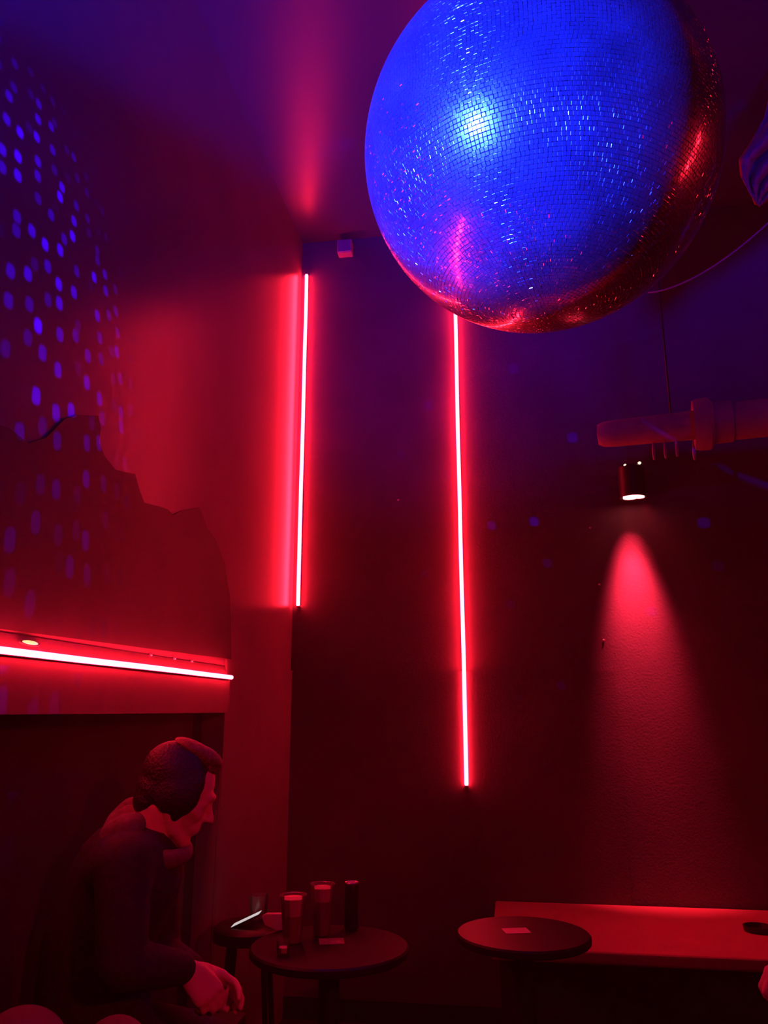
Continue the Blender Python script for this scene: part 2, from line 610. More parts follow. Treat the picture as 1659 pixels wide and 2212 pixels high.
dl = BALL + V((-R_BALL - 0.02, -0.12, -0.05))
dots_light('tile_glints', dl, at_plane(-10, 600, W(0, 0, 0), B), 260, radians(88), 11.5, 0.24, 0.0)
dots_light('tile_glints', BALL + V((0.16, 0.30, -0.36)), at_plane(1450, 850, W(0, 0, 0), A), 140, radians(100), 7, 0.11, 0.0, 7.0)
# light that leaks around the main beam of the same lamp
spot('blue_spill', BALL + Ld * SPOT_D + V((0, 0, 0.05)), at_plane(900, 470, W(0, 0, 0), A), 760, (0.05, 0.0, 1.0), radians(52), 1.0, 0.25)

# blue wash over the far side of the ceiling, red wash over the tables and the sitters
spot('blue_wash', V((1.6, -1.5, 3.4)), at_z(1610, 60, CEIL), 620, (0.02, 0.0, 1.0), radians(40), 1.0, 0.4)
spot('red_wash', V((2.3, -1.2, 2.7)), V((-0.35, 2.55, 0.95)), 165, (1.0, 0.006, 0.05), radians(30), 0.8, 0.12)

# ------------------------------------------------------------ wall fittings
# white junction box high on the back wall
p = at_plane(746, 537, W(0, 0.03, 0), A)
n_, s_, z_ = wf(p)
root = thing('junction_box', 'small white plastic box high on the back wall near the ceiling', 'box', W(n_, 0, z_), ROT)
obj('box', bm_box(-0.046, 0.046, -0.062, 0, -0.046, 0.046), M['whitebox'], root, False, 0.006)
obj('cover', bm_box(-0.041, 0.041, -0.066, -0.060, -0.041, 0.041), M['whitebox'], root, False, 0.003)

# wall downlight
p = at_plane(1367, 1076, W(0, 0.14, 0), A)
n_, s_, z_ = wf(p)
DL = W(n_, 0.14, z_)
root = thing('wall_downlight', 'black cylindrical downlight fixed to the back wall, shining white downwards', 'wall lamp', DL, ROT)
rl = 0.068
obj('housing', bm_lathe([(rl - 0.012, 0.012), (rl, 0.0), (rl, 0.165), (rl - 0.006, 0.172), (rl - 0.012, 0.165), (rl - 0.012, 0.012)], 40), M['blackmetal'], root, True)
b = bm_lathe([(0, 0.004), (0.036, 0.0), (0.036, 0.012), (0, 0.014)], 28, None, Matrix.Translation((-0.014, 0, 0)))
obj('lens', b, M['lens'], root, True)
b = bm_lathe([(0, 0.004), (0.024, 0.0), (0.024, 0.012), (0, 0.014)], 28, None, Matrix.Translation((0.036, 0.0, 0.002)))
obj('lens', b, M['lens'], root, True)
obj('wall_arm', bm_box(-0.02, 0.02, 0.06, 0.128, 0.07, 0.11), M['blackmetal'], root, False, 0.004)
obj('wall_plate', bm_box(-0.045, 0.045, 0.126, 0.139, 0.03, 0.15), M['blackmetal'], root, False, 0.004)
for dx_, dz_ in ((-0.034, 0.168), (0.04, 0.178)):
    g = bm_lathe([(0, 0.009), (0.008, 0.004), (0.009, 0.0), (0.008, -0.004), (0, -0.009)], 14, None, Matrix.Translation((dx_, -0.05, dz_)))
    obj('vent', g, M['glint'], root, True)
spot('downlight_beam', DL + B * -0.014 + V((0, 0, -0.004)), W(n_ + 0.0, 0.0, z_ - 0.54), 560, (1.0, 0.025, 0.06), radians(37), 1.0, 0.05)
spot('downlight_spill', DL + B * 0.036 + V((0, 0, -0.004)), W(n_ + 0.55, 0.75, 0.5), 66, (1.0, 0.010, 0.03), radians(62), 0.8, 0.02)

# screws on the back wall and on the side wall
scr = [(1295, 1263), (1304, 1383), (860, 1080), (1275, 1140)]
sl = ['tiny bright screw head in the wall at the edge of the lit patch, upper one',
      'tiny bright screw head in the wall at the edge of the lit patch, lower one',
      'tiny faint screw head in the wall between the two vertical light strips',
      'tiny faint screw head in the wall below and before the downlight']
scre = None
for (u, v), lb in zip(scr, sl):
    p = at_plane(u, v, W(0, 0.003, 0), A)
    if scre is None:
        scre = tag(obj('screw', bm_lathe([(0, 0.006), (0.004, 0.005), (0.0065, 0.0), (0, -0.002)], 12, None, frame_to((0, 0, 0), -A)), M['screw'], None, True), lb, 'screw', 'screw heads on the walls')
        scre.location = p
    else:
        c = scre.copy(); COL.objects.link(c); c.location = p; c['label'] = lb
for k, (u, v) in enumerate(((330, 1407), (381, 1416), (418, 1421))):
    p = at_plane(u, v, W(0.012, 0, 0), B)
    c = scre.copy(); COL.objects.link(c)
    c.location = W(0.006, wf(p)[1], LZ + 0.049)
    c['label'] = 'tiny screw head on top of the lit ledge, %s' % ('first', 'middle', 'last')[k] + (' of three along the strip' if k != 1 else ' of the three above the strip')

# puck light let into the sloped ledge
p = at_plane(65, 1386, W(0.018, 0, 0), B)
_, s_, z_ = wf(p)
nrm = (B * 0.85 + V((0, 0, 0.53))).normalized()
pc = W(0.018, s_, LZ + 0.0295)
root = thing('puck_light', 'small warm white puck light let into the sloped ledge above the strip', 'lamp', pc)
fm = frame_to((0, 0, 0), nrm)
st = Matrix.Identity(4)
b = bmesh.new()
bm_lathe([(0, 0.004), (0.007, 0.003), (0.009, 0.0), (0, -0.003)], 24, b)
ax = Matrix.Rotation(0, 4, 'Z')
for v_ in b.verts:
    l = v_.co.copy()
    v_.co = A * (l.x * 4.2) + nrm.cross(A) * l.y * 0.75 + nrm * l.z
obj('lens', b, M['puck'], root, True)
b = bmesh.new()
bm_lathe([(0.0, 0.002), (0.0105, 0.001), (0.011, -0.002), (0, -0.003)], 24, b)
for v_ in b.verts:
    l = v_.co.copy()
    v_.co = A * (l.x * 4.2) + nrm.cross(A) * l.y * 0.85 + nrm * l.z
obj('ring', b, M['ledge'], root, True)

# ventilation duct with flange
P1 = at_y(1290, 940, 3.75)
P2 = at_z(1659, 902, P1.z)
dd = (P2 - P1).normalized()
root = thing('ventilation_duct', 'round ventilation duct with a thick collar, running in under the dark ceiling', 'duct', P1)
L_col = (at_z(1500, 921, P1.z) - P1).length
L_col2 = (at_z(1580, 912, P1.z) - P1).length
reach = 2.5
obj('thin_duct', bm_lathe([(0, -0.0), (0.05, 0.004), (0.062, 0.03), (0.066, 0.08), (0.07, L_col + 0.02)], 32, None, frame_to((0, 0, 0), dd)), M['duct'], root, True)
obj('wide_duct', bm_lathe([(0.085, L_col2 - 0.02), (0.09, L_col2 + 0.01), (0.09, reach), (0, reach)], 32, None, frame_to((0, 0, 0), dd)), M['duct'], root, True)
cl = L_col2 - L_col
obj('collar', bm_lathe([(0.06, L_col), (0.118, L_col - 0.005), (0.125, L_col + 0.02), (0.125, L_col + cl * 0.4), (0.10, L_col + cl * 0.5), (0.098, L_col + cl), (0.06, L_col + cl + 0.005)], 40, None, frame_to((0, 0, 0), dd)), M['duct'], root, True)
for k in (0.35, 1.5):
    q = dd * k
    obj('hanger', bm_tube([q + V((0, 0, 0.05)), q + V((0, 0, CEIL - P1.z))], 0.005, 8, None, False), M['blackmetal'], root)

# small pale tags hanging under the duct
hl_ = [(1412, 975, 'pale strip hanging under the thin duct, closest to the downlight'),
       (1437, 972, 'pale strip hanging under the thin duct, second along from the downlight'),
       (1462, 968, 'pale strip hanging under the thin duct, third along from the downlight'),
       (1499, 975, 'bright pale strip hanging under the collar of the duct')]
h0 = None
for u, v, lb in hl_:
    q = at_plane(u, v, P1, dd.cross(V((0, 0, 1))))
    if h0 is None:
        h0 = tag(obj('hanging_tag', bm_lathe([(0, -0.045), (0.006, -0.04), (0.008, 0.0), (0.004, 0.04), (0.002, 0.075), (0, 0.075)], 12), M['whitebox'], None, True), lb, 'tag', 'tags hanging under the duct')
        h0.location = q
    else:
        c = h0.copy(); COL.objects.link(c); c.location = q; c['label'] = lb

# drape at the edge, hanging from the ceiling
def drape():
    p0 = at_y(1603, 350, 3.0)
    b = bmesh.new()
    nu, nv = 36, 40
    outline_l = [(1690, 60), (1652, 250), (1622, 310), (1598, 345), (1602, 385), (1620, 420), (1632, 440)]
    outline_r = [(1900, 60), (1860, 250), (1830, 310), (1760, 370), (1690, 410), (1655, 435), (1640, 446)]
    def interp(o, t):
        x = t * (len(o) - 1); i = min(int(x), len(o) - 2); f = x - i
        return o[i][0] * (1 - f) + o[i + 1][0] * f, o[i][1] * (1 - f) + o[i + 1][1] * f
    g = []
    for j in range(nv + 1):
        l = interp(outline_l, j / nv); r = interp(outline_r, j / nv)
        row = []
        for i in range(nu + 1):
            f = i / nu
            u = l[0] * (1 - f) + r[0] * f; v = l[1] * (1 - f) + r[1] * f
            depth = 3.0 + 0.05 * sin(f * 22 + j * 0.15) + 0.25 * f
            row.append(b.verts.new(at_y(u, v, depth) - p0))
        g.append(row)
    for j in range(nv):
        for i in range(nu):
            b.faces.new((g[j][i], g[j][i + 1], g[j + 1][i + 1], g[j + 1][i]))
    o = obj('drape', b, M['drape'], None, True)
    o.location = p0
    md = o.modifiers.new('thickness', 'SOLIDIFY'); md.thickness = 0.006
    return tag(o, 'dull red drape hanging in folds from the dark ceiling beside the mirror ball', 'drape')


drape()
# thin cable swagging across the dark corner
pts = []
for k in range(17):
    f = k / 16
    u = 1400 + (1680 - 1400) * f
    v = 632 - 170 * f ** 1.6
    pts.append(at_y(u, v, 3.5 - 0.4 * f))
tag(obj('cable', bm_tube([q - pts[0] for q in pts], 0.0035, 8), M['duct'], None, True), 'thin cable sweeping up through the dark beyond the mirror ball', 'cable').location = pts[0]

# -------------------------------------------------------------- the bench
nb, _, _ = wf(W0)
sf = wf(at_z(1500, 2062, BENCH_H))[1]
root = thing('bench', 'long deep pale-topped bench running along the back wall under the downlight', 'bench', W(nb, 0.02, 0), ROT)
LB = RW - nb - 0.03
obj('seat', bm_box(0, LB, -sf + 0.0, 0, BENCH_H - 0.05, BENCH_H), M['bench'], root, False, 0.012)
obj('base', bm_box(0.03, LB, -sf + 0.12, 0, 0.0, BENCH_H - 0.05), M['benchbase'], root)
# ashtray on the bench
q = at_z(1640, 2012, BENCH_H)
root = thing('ashtray', 'low dark round dish lying on the pale bench', 'dish', V((q.x, q.y, BENCH_H)))
obj('bowl', bm_lathe([(0, 0.004), (0.05, 0.004), (0.056, 0.022), (0.064, 0.022), (0.06, 0.0), (0, 0.0)], 36), M['black'], root, True)


# ----------------------------------------------------------------- tables
def round_table(label, u, v, rad):
    c = at_z(u, v, 0.75)
    root = thing('round_table', label, 'table', V((c.x, c.y, 0)), 0, 'round pedestal tables')
    obj('tabletop', bm_lathe([(0, 0.75), (rad - 0.006, 0.75), (rad, 0.744), (rad, 0.728), (rad - 0.006, 0.722), (0, 0.722)], 72), M['tabletop'], root, True)
    obj('column', bm_lathe([(0.035, 0.0), (0.035, 0.722)], 24), M['blackmetal'], root, True)
    obj('top_plate', bm_lathe([(0, 0.722), (0.1, 0.722), (0.1, 0.714), (0.036, 0.7)], 24), M['blackmetal'], root, True)
    obj('base', bm_lathe([(0, 0.0), (0.2, 0.0), (0.2, 0.01), (0.05, 0.03), (0.035, 0.06)], 48), M['blackmetal'], root, True)
    return c


T1 = round_table('round dark table carrying the plastic cups and the slim can', 712, 2041, 0.262)
T2 = round_table('round dark table carrying only a paper slip, before the pale bench', 1130, 2014, 0.232)
TZ = 0.75


def cup(label, u, v, rtop, h, foam0, foam1, m, scale_base=0.68):
    c = at_z(u, v, TZ)
    root = thing('plastic_cup', label, 'cup', V((c.x, c.y, TZ)), 0, 'plastic beer cups on the round table')
    rb = rtop * scale_base
    def r_at(z): return rb + (rtop - rb) * z / h
    t = 0.0012
    pr = [(0, 0.002), (rb, 0.002), (r_at(h * 0.5), h * 0.5), (rtop, h - 0.003), (rtop + 0.0025, h - 0.002), (rtop + 0.0025, h), (rtop - t, h),
          (r_at(h * 0.5) - t, h * 0.5), (rb - t, 0.004), (0, 0.004)]
    obj('cup_wall', bm_lathe(pr, 48), M['cup'], root, True)
    g = 0.0006
    obj('beer', bm_lathe([(0, 0.005), (rb - t - g, 0.005), (r_at(foam0) - t - g, foam0), (0, foam0)], 48), m, root, True)
    obj('foam', bm_lathe([(0, foam0 + 0.0002), (r_at(foam0) - t - g, foam0 + 0.0002), (r_at(foam1) - t - g, foam1), (r_at(foam1) * 0.8, foam1 + 0.002), (0, foam1 + 0.001)], 48), M['foam'], root, True)
    return root


cup('clear plastic cup of beer nearest the edge of the table, standing beside the shot glass', 631, 2036, 0.0435, 0.148, 0.085, 0.137, M['lager'])
cup('clear plastic cup of darker beer standing between the other cup and the slim can', 695, 2020, 0.041, 0.165, 0.110, 0.152, M['beer'])
# slim can
c = at_z(759, 2008, TZ)
root = thing('slim_can', 'slim dark drinks can with a bright rim on the round table', 'can', V((c.x, c.y, TZ)))
obj('body', bm_lathe([(0, 0.004), (0.019, 0.002), (0.0215, 0.0), (0.026, 0.009), (0.0265, 0.012), (0.0265, 0.135), (0.0235, 0.149)], 40), M['can'], root, True)
obj('lid', bm_lathe([(0.0235, 0.149), (0.0250, 0.154), (0.0240, 0.156), (0.0215, 0.154), (0.021, 0.150), (0, 0.150)], 40), M['canlid'], root, True)
obj('pull_tab', bm_box(-0.006, 0.006, -0.002, 0.014, 0.1505, 0.153), M['canlid'], root, False, 0.001)
# shot glass
c = at_z(611, 2064, TZ)
root = thing('shot_glass', 'small thick shot glass at the front of the table beside the beer cup', 'glass', V((c.x, c.y, TZ)))
obj('glass_wall', bm_lathe([(0, 0.0), (0.018, 0.0), (0.0225, 0.045), (0.0205, 0.045), (0.0165, 0.009), (0, 0.009)], 32), M['glass'], root, True)
obj('dregs', bm_lathe([(0, 0.0095), (0.0160, 0.0095), (0.018, 0.024), (0, 0.024)], 32), M['foam'], root, True)
# beer mat next to the dark beer
c = at_z(716, 2034, TZ)
root = tag(obj('beer_mat', bm_box(-0.042, 0.042, -0.035, 0.035, 0, 0.0022), M['mat'], None, False, 0.001), 'square printed beer mat lying against the darker beer', 'beer mat')
root.location = (c.x, c.y, TZ)
root.rotation_euler = (0, 0, 0.1)
# folded card behind the cups
c = at_z(589, 2012, TZ)
b = bmesh.new()
sh = [(-0.042, 0.046), (-0.03, 0.056), (0.035, 0.058), (0.038, 0.004), (0.012, 0.0), (-0.03, 0.018)]
f0 = [b.verts.new((x, 0.0, z)) for x, z in sh]
f1 = [b.verts.new((x * 0.98, 0.028, z * 0.96)) for x, z in sh]
b.faces.new(f0); b.faces.new(f1)
for k in range(6):
    b.faces.new((f0[k], f0[(k + 1) % 6], f1[(k + 1) % 6], f1[k]))
root = tag(obj('crumpled_napkin', b, M['paper'], None, False, 0.004), 'crumpled paper napkin standing behind the beer cup at the table edge', 'napkin')
root.location = (c.x, c.y, TZ)
root.rotation_euler = (0, 0, -0.1)
# paper on the second table
c = at_z(1115, 2011, TZ)
root = tag(obj('paper_slip', bm_box(-0.045, 0.045, -0.034, 0.034, 0, 0.0015), M['paper']), 'pale slip of paper lying on the emptier round table', 'paper')
root.location = (c.x, c.y, TZ)
root.rotation_euler = (0, 0, 0.12)

# stool with tumbler and phone
SZ = 0.70
sc_ = at_z(540, 1996, SZ)
root = thing('bar_stool', 'dark round stool standing behind the table, carrying the phone', 'stool', V((sc_.x, sc_.y, 0)))
obj('seat', bm_lathe([(0, SZ), (0.125, SZ), (0.14, SZ - 0.012), (0.14, SZ - 0.05), (0, SZ - 0.05)], 40), M['black'], root, True)
for k in range(4):
    a_ = pi / 4 + k * pi / 2
    obj('leg', bm_tube([(0.09 * cos(a_), 0.09 * sin(a_), SZ - 0.05), (0.15 * cos(a_), 0.15 * sin(a_), 0.009)], 0.011, 10), M['blackmetal'], root, True)
obj('foot_ring', bm_tube([(0.132 * cos(2 * pi * k / 24), 0.132 * sin(2 * pi * k / 24), 0.22) for k in range(25)], 0.007, 8, None, False), M['blackmetal'], root, True)
tq = at_z(556, 1990, SZ)
root = thing('tumbler', 'dim glass tumbler behind the glowing phone', 'glass', V((tq.x, tq.y + 0.02, SZ)))
obj('glass_wall', bm_lathe([(0, 0.0), (0.032, 0.0), (0.038, 0.092), (0.036, 0.092), (0.030, 0.008), (0, 0.008)], 36), M['glass'], root, True)
# phone leaning on the tumbler, seen edge-on
pa = at_y(503, 1999, sc_.y - 0.03)
pb = at_y(562, 1971, sc_.y - 0.03)
xa = (pb - pa).normalized()
L_ = (pb - pa).length
mid = (pa + pb) / 2
vd = (EYE - mid).normalized()
ya = (vd - xa * vd.dot(xa)).normalized()
za = xa.cross(ya)
if za.z < 0: za = -za
# tilt the slab a touch so that the screen just shows
ya2 = (ya * cos(-0.10) + za * sin(-0.10)).normalized()
za2 = xa.cross(ya2)
if za2.z < 0: za2 = -za2
pm = Matrix((xa.to_4d(), ya2.to_4d(), za2.to_4d(), (0, 0, 0, 1))).transposed()
for i in range(3): pm[3][i] = 0; pm[i][3] = 0
pm[3][3] = 1
root = thing('smartphone', 'phone with a glowing white screen, seen almost edge-on beside the dark table', 'phone', mid)
obj('case', bm_box(-L_ / 2 - 0.002, L_ / 2 + 0.002, -0.036, 0.036, -0.008, -0.0005, None, pm), M['black'], root, False, 0.003)
obj('screen', bm_box(-L_ / 2, L_ / 2, -0.034, 0.0345, -0.0004, 0.0012, None, pm), M['screen'], root)

# niche bench and cushions
NB = 0.50
root = thing('niche_bench', 'dark bench against the niche wall, seating the man', 'bench', W(-0.085, s_end + 0.35, 0), ROT)
obj('seat', bm_box(0, 0.355, -3.6, 0, NB - 0.08, NB), M['benchbase'], root, False, 0.015)
obj('base', bm_box(0, 0.31, -3.58, -0.02, 0, NB - 0.08), M['benchbase'], root)


def bolster(label, u, v, Y, r):
    top = at_y(u, v, Y)
    h = top.z - NB - 0.001
    pr = [(0, 0.0)] + [(r * (1 - (1 - k / 6) ** 2.2) ** 0.5 * (0.94), 0.05 * k / 6) for k in range(1, 7)]
    pr += [(r * (0.94 + 0.06 * sin(pi * k / 8)), 0.05 + (h - 0.05 - r * 0.95) * k / 8) for k in range(1, 9)]
    z0 = h - r * 0.95
    pr += [(r * 0.94 * cos(pi / 2 * k / 12), z0 + r * 0.95 * sin(pi / 2 * k / 12)) for k in range(1, 12)] + [(0, h)]
    root = thing('bolster_cushion', label, 'cushion', (top.x, top.y, NB), 0, 'round-topped bolsters on the niche bench')
    obj('cover', bm_lathe(pr, 40), M['cushion'], root, True)
    obj('piping', bm_tube([(r * 0.955 * cos(2 * pi * k / 40), r * 0.955 * sin(2 * pi * k / 40), z0) for k in range(41)], 0.004, 8, None, False), M['jacket'], root, True)
    return root


q = at_y(252, 2194, 1.90)
root = thing('plinth', 'narrow round dark plinth carrying the smaller bolster', 'plinth', (q.x, q.y, 0))
obj('column', bm_lathe([(0, 0), (0.07, 0), (0.07, NB - 0.03), (0, NB - 0.03)], 32), M['black'], root, True)
obj('top', bm_lathe([(0, NB - 0.03), (0.082, NB - 0.03), (0.082, NB - 0.004), (0.078, NB - 0.0005), (0, NB - 0.0005)], 32), M['black'], root, True)

bolster('broad dull bolster with a round top standing at the very corner of the view', 52, 2174, 1.90, 0.106)
bolster('narrower dull bolster with a round top standing on a plinth just before the seated man', 252, 2194, 1.90, 0.077)


# ------------------------------------------------------------------ people
def ball_pts(c, r, sc=(1, 1, 1), m=None, n=10):
    pts = []
    for i in range(n + 1):
        th = pi * i / n
        k = 1 if i in (0, n) else 2 * n
        for j in range(k):
            ph = 2 * pi * j / k
            l = V((r * sc[0] * sin(th) * cos(ph), r * sc[1] * sin(th) * sin(ph), r * sc[2] * cos(th)))
            pts.append(V(c) + ((m @ l) if m else l))
    return pts


def hull(bm, pts):
    b2 = bmesh.new()
    for p in pts: b2.verts.new(p)
    res = bmesh.ops.convex_hull(b2, input=b2.verts)
    junk = [g for g in res['geom_interior'] if isinstance(g, bmesh.types.BMVert)]
    if junk: bmesh.ops.delete(b2, geom=list(set(junk)), context='VERTS')
    loose = [v for v in b2.verts if not v.link_faces]
    if loose: bmesh.ops.delete(b2, geom=loose, context='VERTS')
    me = bpy.data.meshes.new('tmp')
    b2.to_mesh(me); b2.free()
    bm.from_mesh(me)
    bpy.data.meshes.remove(me)


def chain(bm, pts, radii, n=8):
    for (a, ra), (b, rb) in zip(zip(pts, radii), zip(pts[1:], radii[1:])):
        hull(bm, ball_pts(a, ra, n=n) + ball_pts(b, rb, n=n))


def grown(name, bm, voxel, smooth_iter, m, parent=None, fac=0.5):
    """fuse overlapping volumes into one continuous smooth surface"""
    bmesh.ops.recalc_face_normals(bm, faces=bm.faces)
    me = bpy.data.meshes.new(name + '_raw')
    bm.to_mesh(me); bm.free()
    o = bpy.data.objects.new(name + '_raw', me)
    COL.objects.link(o)
    md = o.modifiers.new('remesh', 'REMESH'); md.mode = 'VOXEL'; md.voxel_size = voxel; md.use_smooth_shade = True
    sm = o.modifiers.new('smooth', 'SMOOTH'); sm.factor = fac; sm.iterations = smooth_iter
    dg = bpy.context.evaluated_depsgraph_get()
    me2 = bpy.data.meshes.new_from_object(o.evaluated_get(dg))
    bpy.data.objects.remove(o)
    bpy.data.meshes.remove(me)
    me2.name = name
    me2.materials.clear(); me2.materials.append(m)
    for p in me2.polygons: p.use_smooth = True
    o2 = bpy.data.objects.new(name, me2)
    link(o2, parent)
    return o2


def head_into(bm, m):
    """head facing local +x, up +z, origin between the ears"""
    def E(c, sc): hull(bm, ball_pts(m @ V(c), 1.0, sc, m.to_3x3(), 12))
    def S(pts, rs): chain(bm, [m @ V(p) for p in pts], rs, 7)
    E((-0.012, 0, 0.032), (0.098, 0.075, 0.088))
    E((0.035, 0, -0.02), (0.056, 0.058, 0.085))
    for s in (-1, 1):
        S([(-0.005, s * 0.056, -0.045), (0.035, s * 0.042, -0.088), (0.074, s * 0.01, -0.106)], [0.018, 0.016, 0.017])
        S([(0.05, s * 0.04, -0.02), (0.07, s * 0.03, -0.03)], [0.024, 0.017])
        E((-0.010, s * 0.078, -0.014), (0.017, 0.007, 0.030))
        S([(0.104, s * 0.010, -0.030), (0.110, 0, -0.028)], [0.0075, 0.009])
        E((0.074, s * 0.031, 0.004), (0.013, 0.014, 0.011))
    S([(0.080, -0.034, 0.026), (0.090, 0, 0.027), (0.080, 0.034, 0.026)], [0.012, 0.013, 0.012])
    S([(0.086, 0, 0.016), (0.103, 0, -0.008), (0.117, 0, -0.027)], [0.009, 0.009, 0.010])
    S([(0.084, -0.018, -0.055), (0.093, 0, -0.053), (0.084, 0.018, -0.055)], [0.007, 0.0085, 0.007])
    S([(0.083, -0.016, -0.068), (0.092, 0, -0.069), (0.083, 0.016, -0.068)], [0.007, 0.0088, 0.007])
    S([(0.074, -0.008, -0.104), (0.08, 0.008, -0.104)], [0.018, 0.018])
    S([(0.05, 0, -0.06), (0.075, 0, -0.06)], [0.04, 0.028])


def hair_into(bm, m, top=False):
    def E(c, sc): hull(bm, ball_pts(m @ V(c), 1.0, sc, m.to_3x3(), 12))
    if top:
        E((0.014, 0, 0.112), (0.060, 0.058, 0.028))
        E((-0.01, 0, 0.118), (0.07, 0.06, 0.022))
        E((0.038, 0, 0.094), (0.030, 0.048, 0.026))
    else:
        E((-0.026, 0, 0.040), (0.099, 0.083, 0.088))
        E((-0.055, 0, -0.015), (0.058, 0.066, 0.062))
        E((-0.062, 0, -0.045), (0.042, 0.056, 0.050))
        for s in (-1, 1):
            E((0.018, s * 0.066, 0.03), (0.035, 0.014, 0.05))
            E((-0.004, s * 0.055, 0.0), (0.062, 0.034, 0.062))
            E((0.016, s * 0.058, -0.030), (0.022, 0.018, 0.040))


def hand_into(bm, wrist, f, n, side, curl=(0.5, 0.7, 0.6), spread=0.0, thumb=0.7):
    """wrist point, f: towards the knuckles, n: back of the hand, side: towards the thumb"""
    f = V(f).normalized()
    n = (V(n) - f * V(n).dot(f)).normalized()
    s = f.cross(n)
    if s.dot(V(side)) < 0: s = -s
    k = []
    for o_, l_ in ((0.031, 0.088), (0.0105, 0.093), (-0.0105, 0.089), (-0.030, 0.080)):
        k.append(wrist + f * l_ + s * o_)
    hull(bm, ball_pts(wrist, 0.025, (1, 1, 1), None, 7) + ball_pts(wrist + f * 0.03 + s * 0.018, 0.02, n=7) + ball_pts(wrist + f * 0.03 - s * 0.018, 0.018, n=7)
         + sum([ball_pts(p, 0.0125, n=7) for p in k], []))
    lens = ((0.043, 0.026, 0.022), (0.048, 0.030, 0.023), (0.045, 0.028, 0.022), (0.035, 0.021, 0.019))
    rad = (0.0098, 0.0100, 0.0096, 0.0086)
    for i, p in enumerate(k):
        a = 0.0
        pts = [p]
        lat = s * (0.12 * (1.2 - i)) * spread
        q = p
        for c, l in zip(curl, lens[i]):
            a += c * (1 + 0.12 * (i - 1))
            dvec = (f * cos(a) - n * sin(a) + lat).normalized()
            q = q + dvec * l
            pts.append(q)
        chain(bm, pts, [rad[i] * 1.08, rad[i], rad[i] * 0.95, rad[i] * 0.82], 6)
    b0 = wrist + f * 0.026 + s * 0.022 - n * 0.008
    b1 = b0 + (f * 0.62 + s * 0.62 - n * 0.35).normalized() * 0.040
    b2 = b1 + (f * 0.9 + s * (0.35 - 0.5 * thumb) - n * 0.35).normalized() * 0.032
    b3 = b2 + (f * 0.9 - s * 0.45 * thumb - n * 0.3).normalized() * 0.026
    chain(bm, [b0, b1, b2, b3], [0.017, 0.0125, 0.0115, 0.009], 6)


def leg_points(hip, knee, ankle, toe_dir):
    return hip, knee, ankle


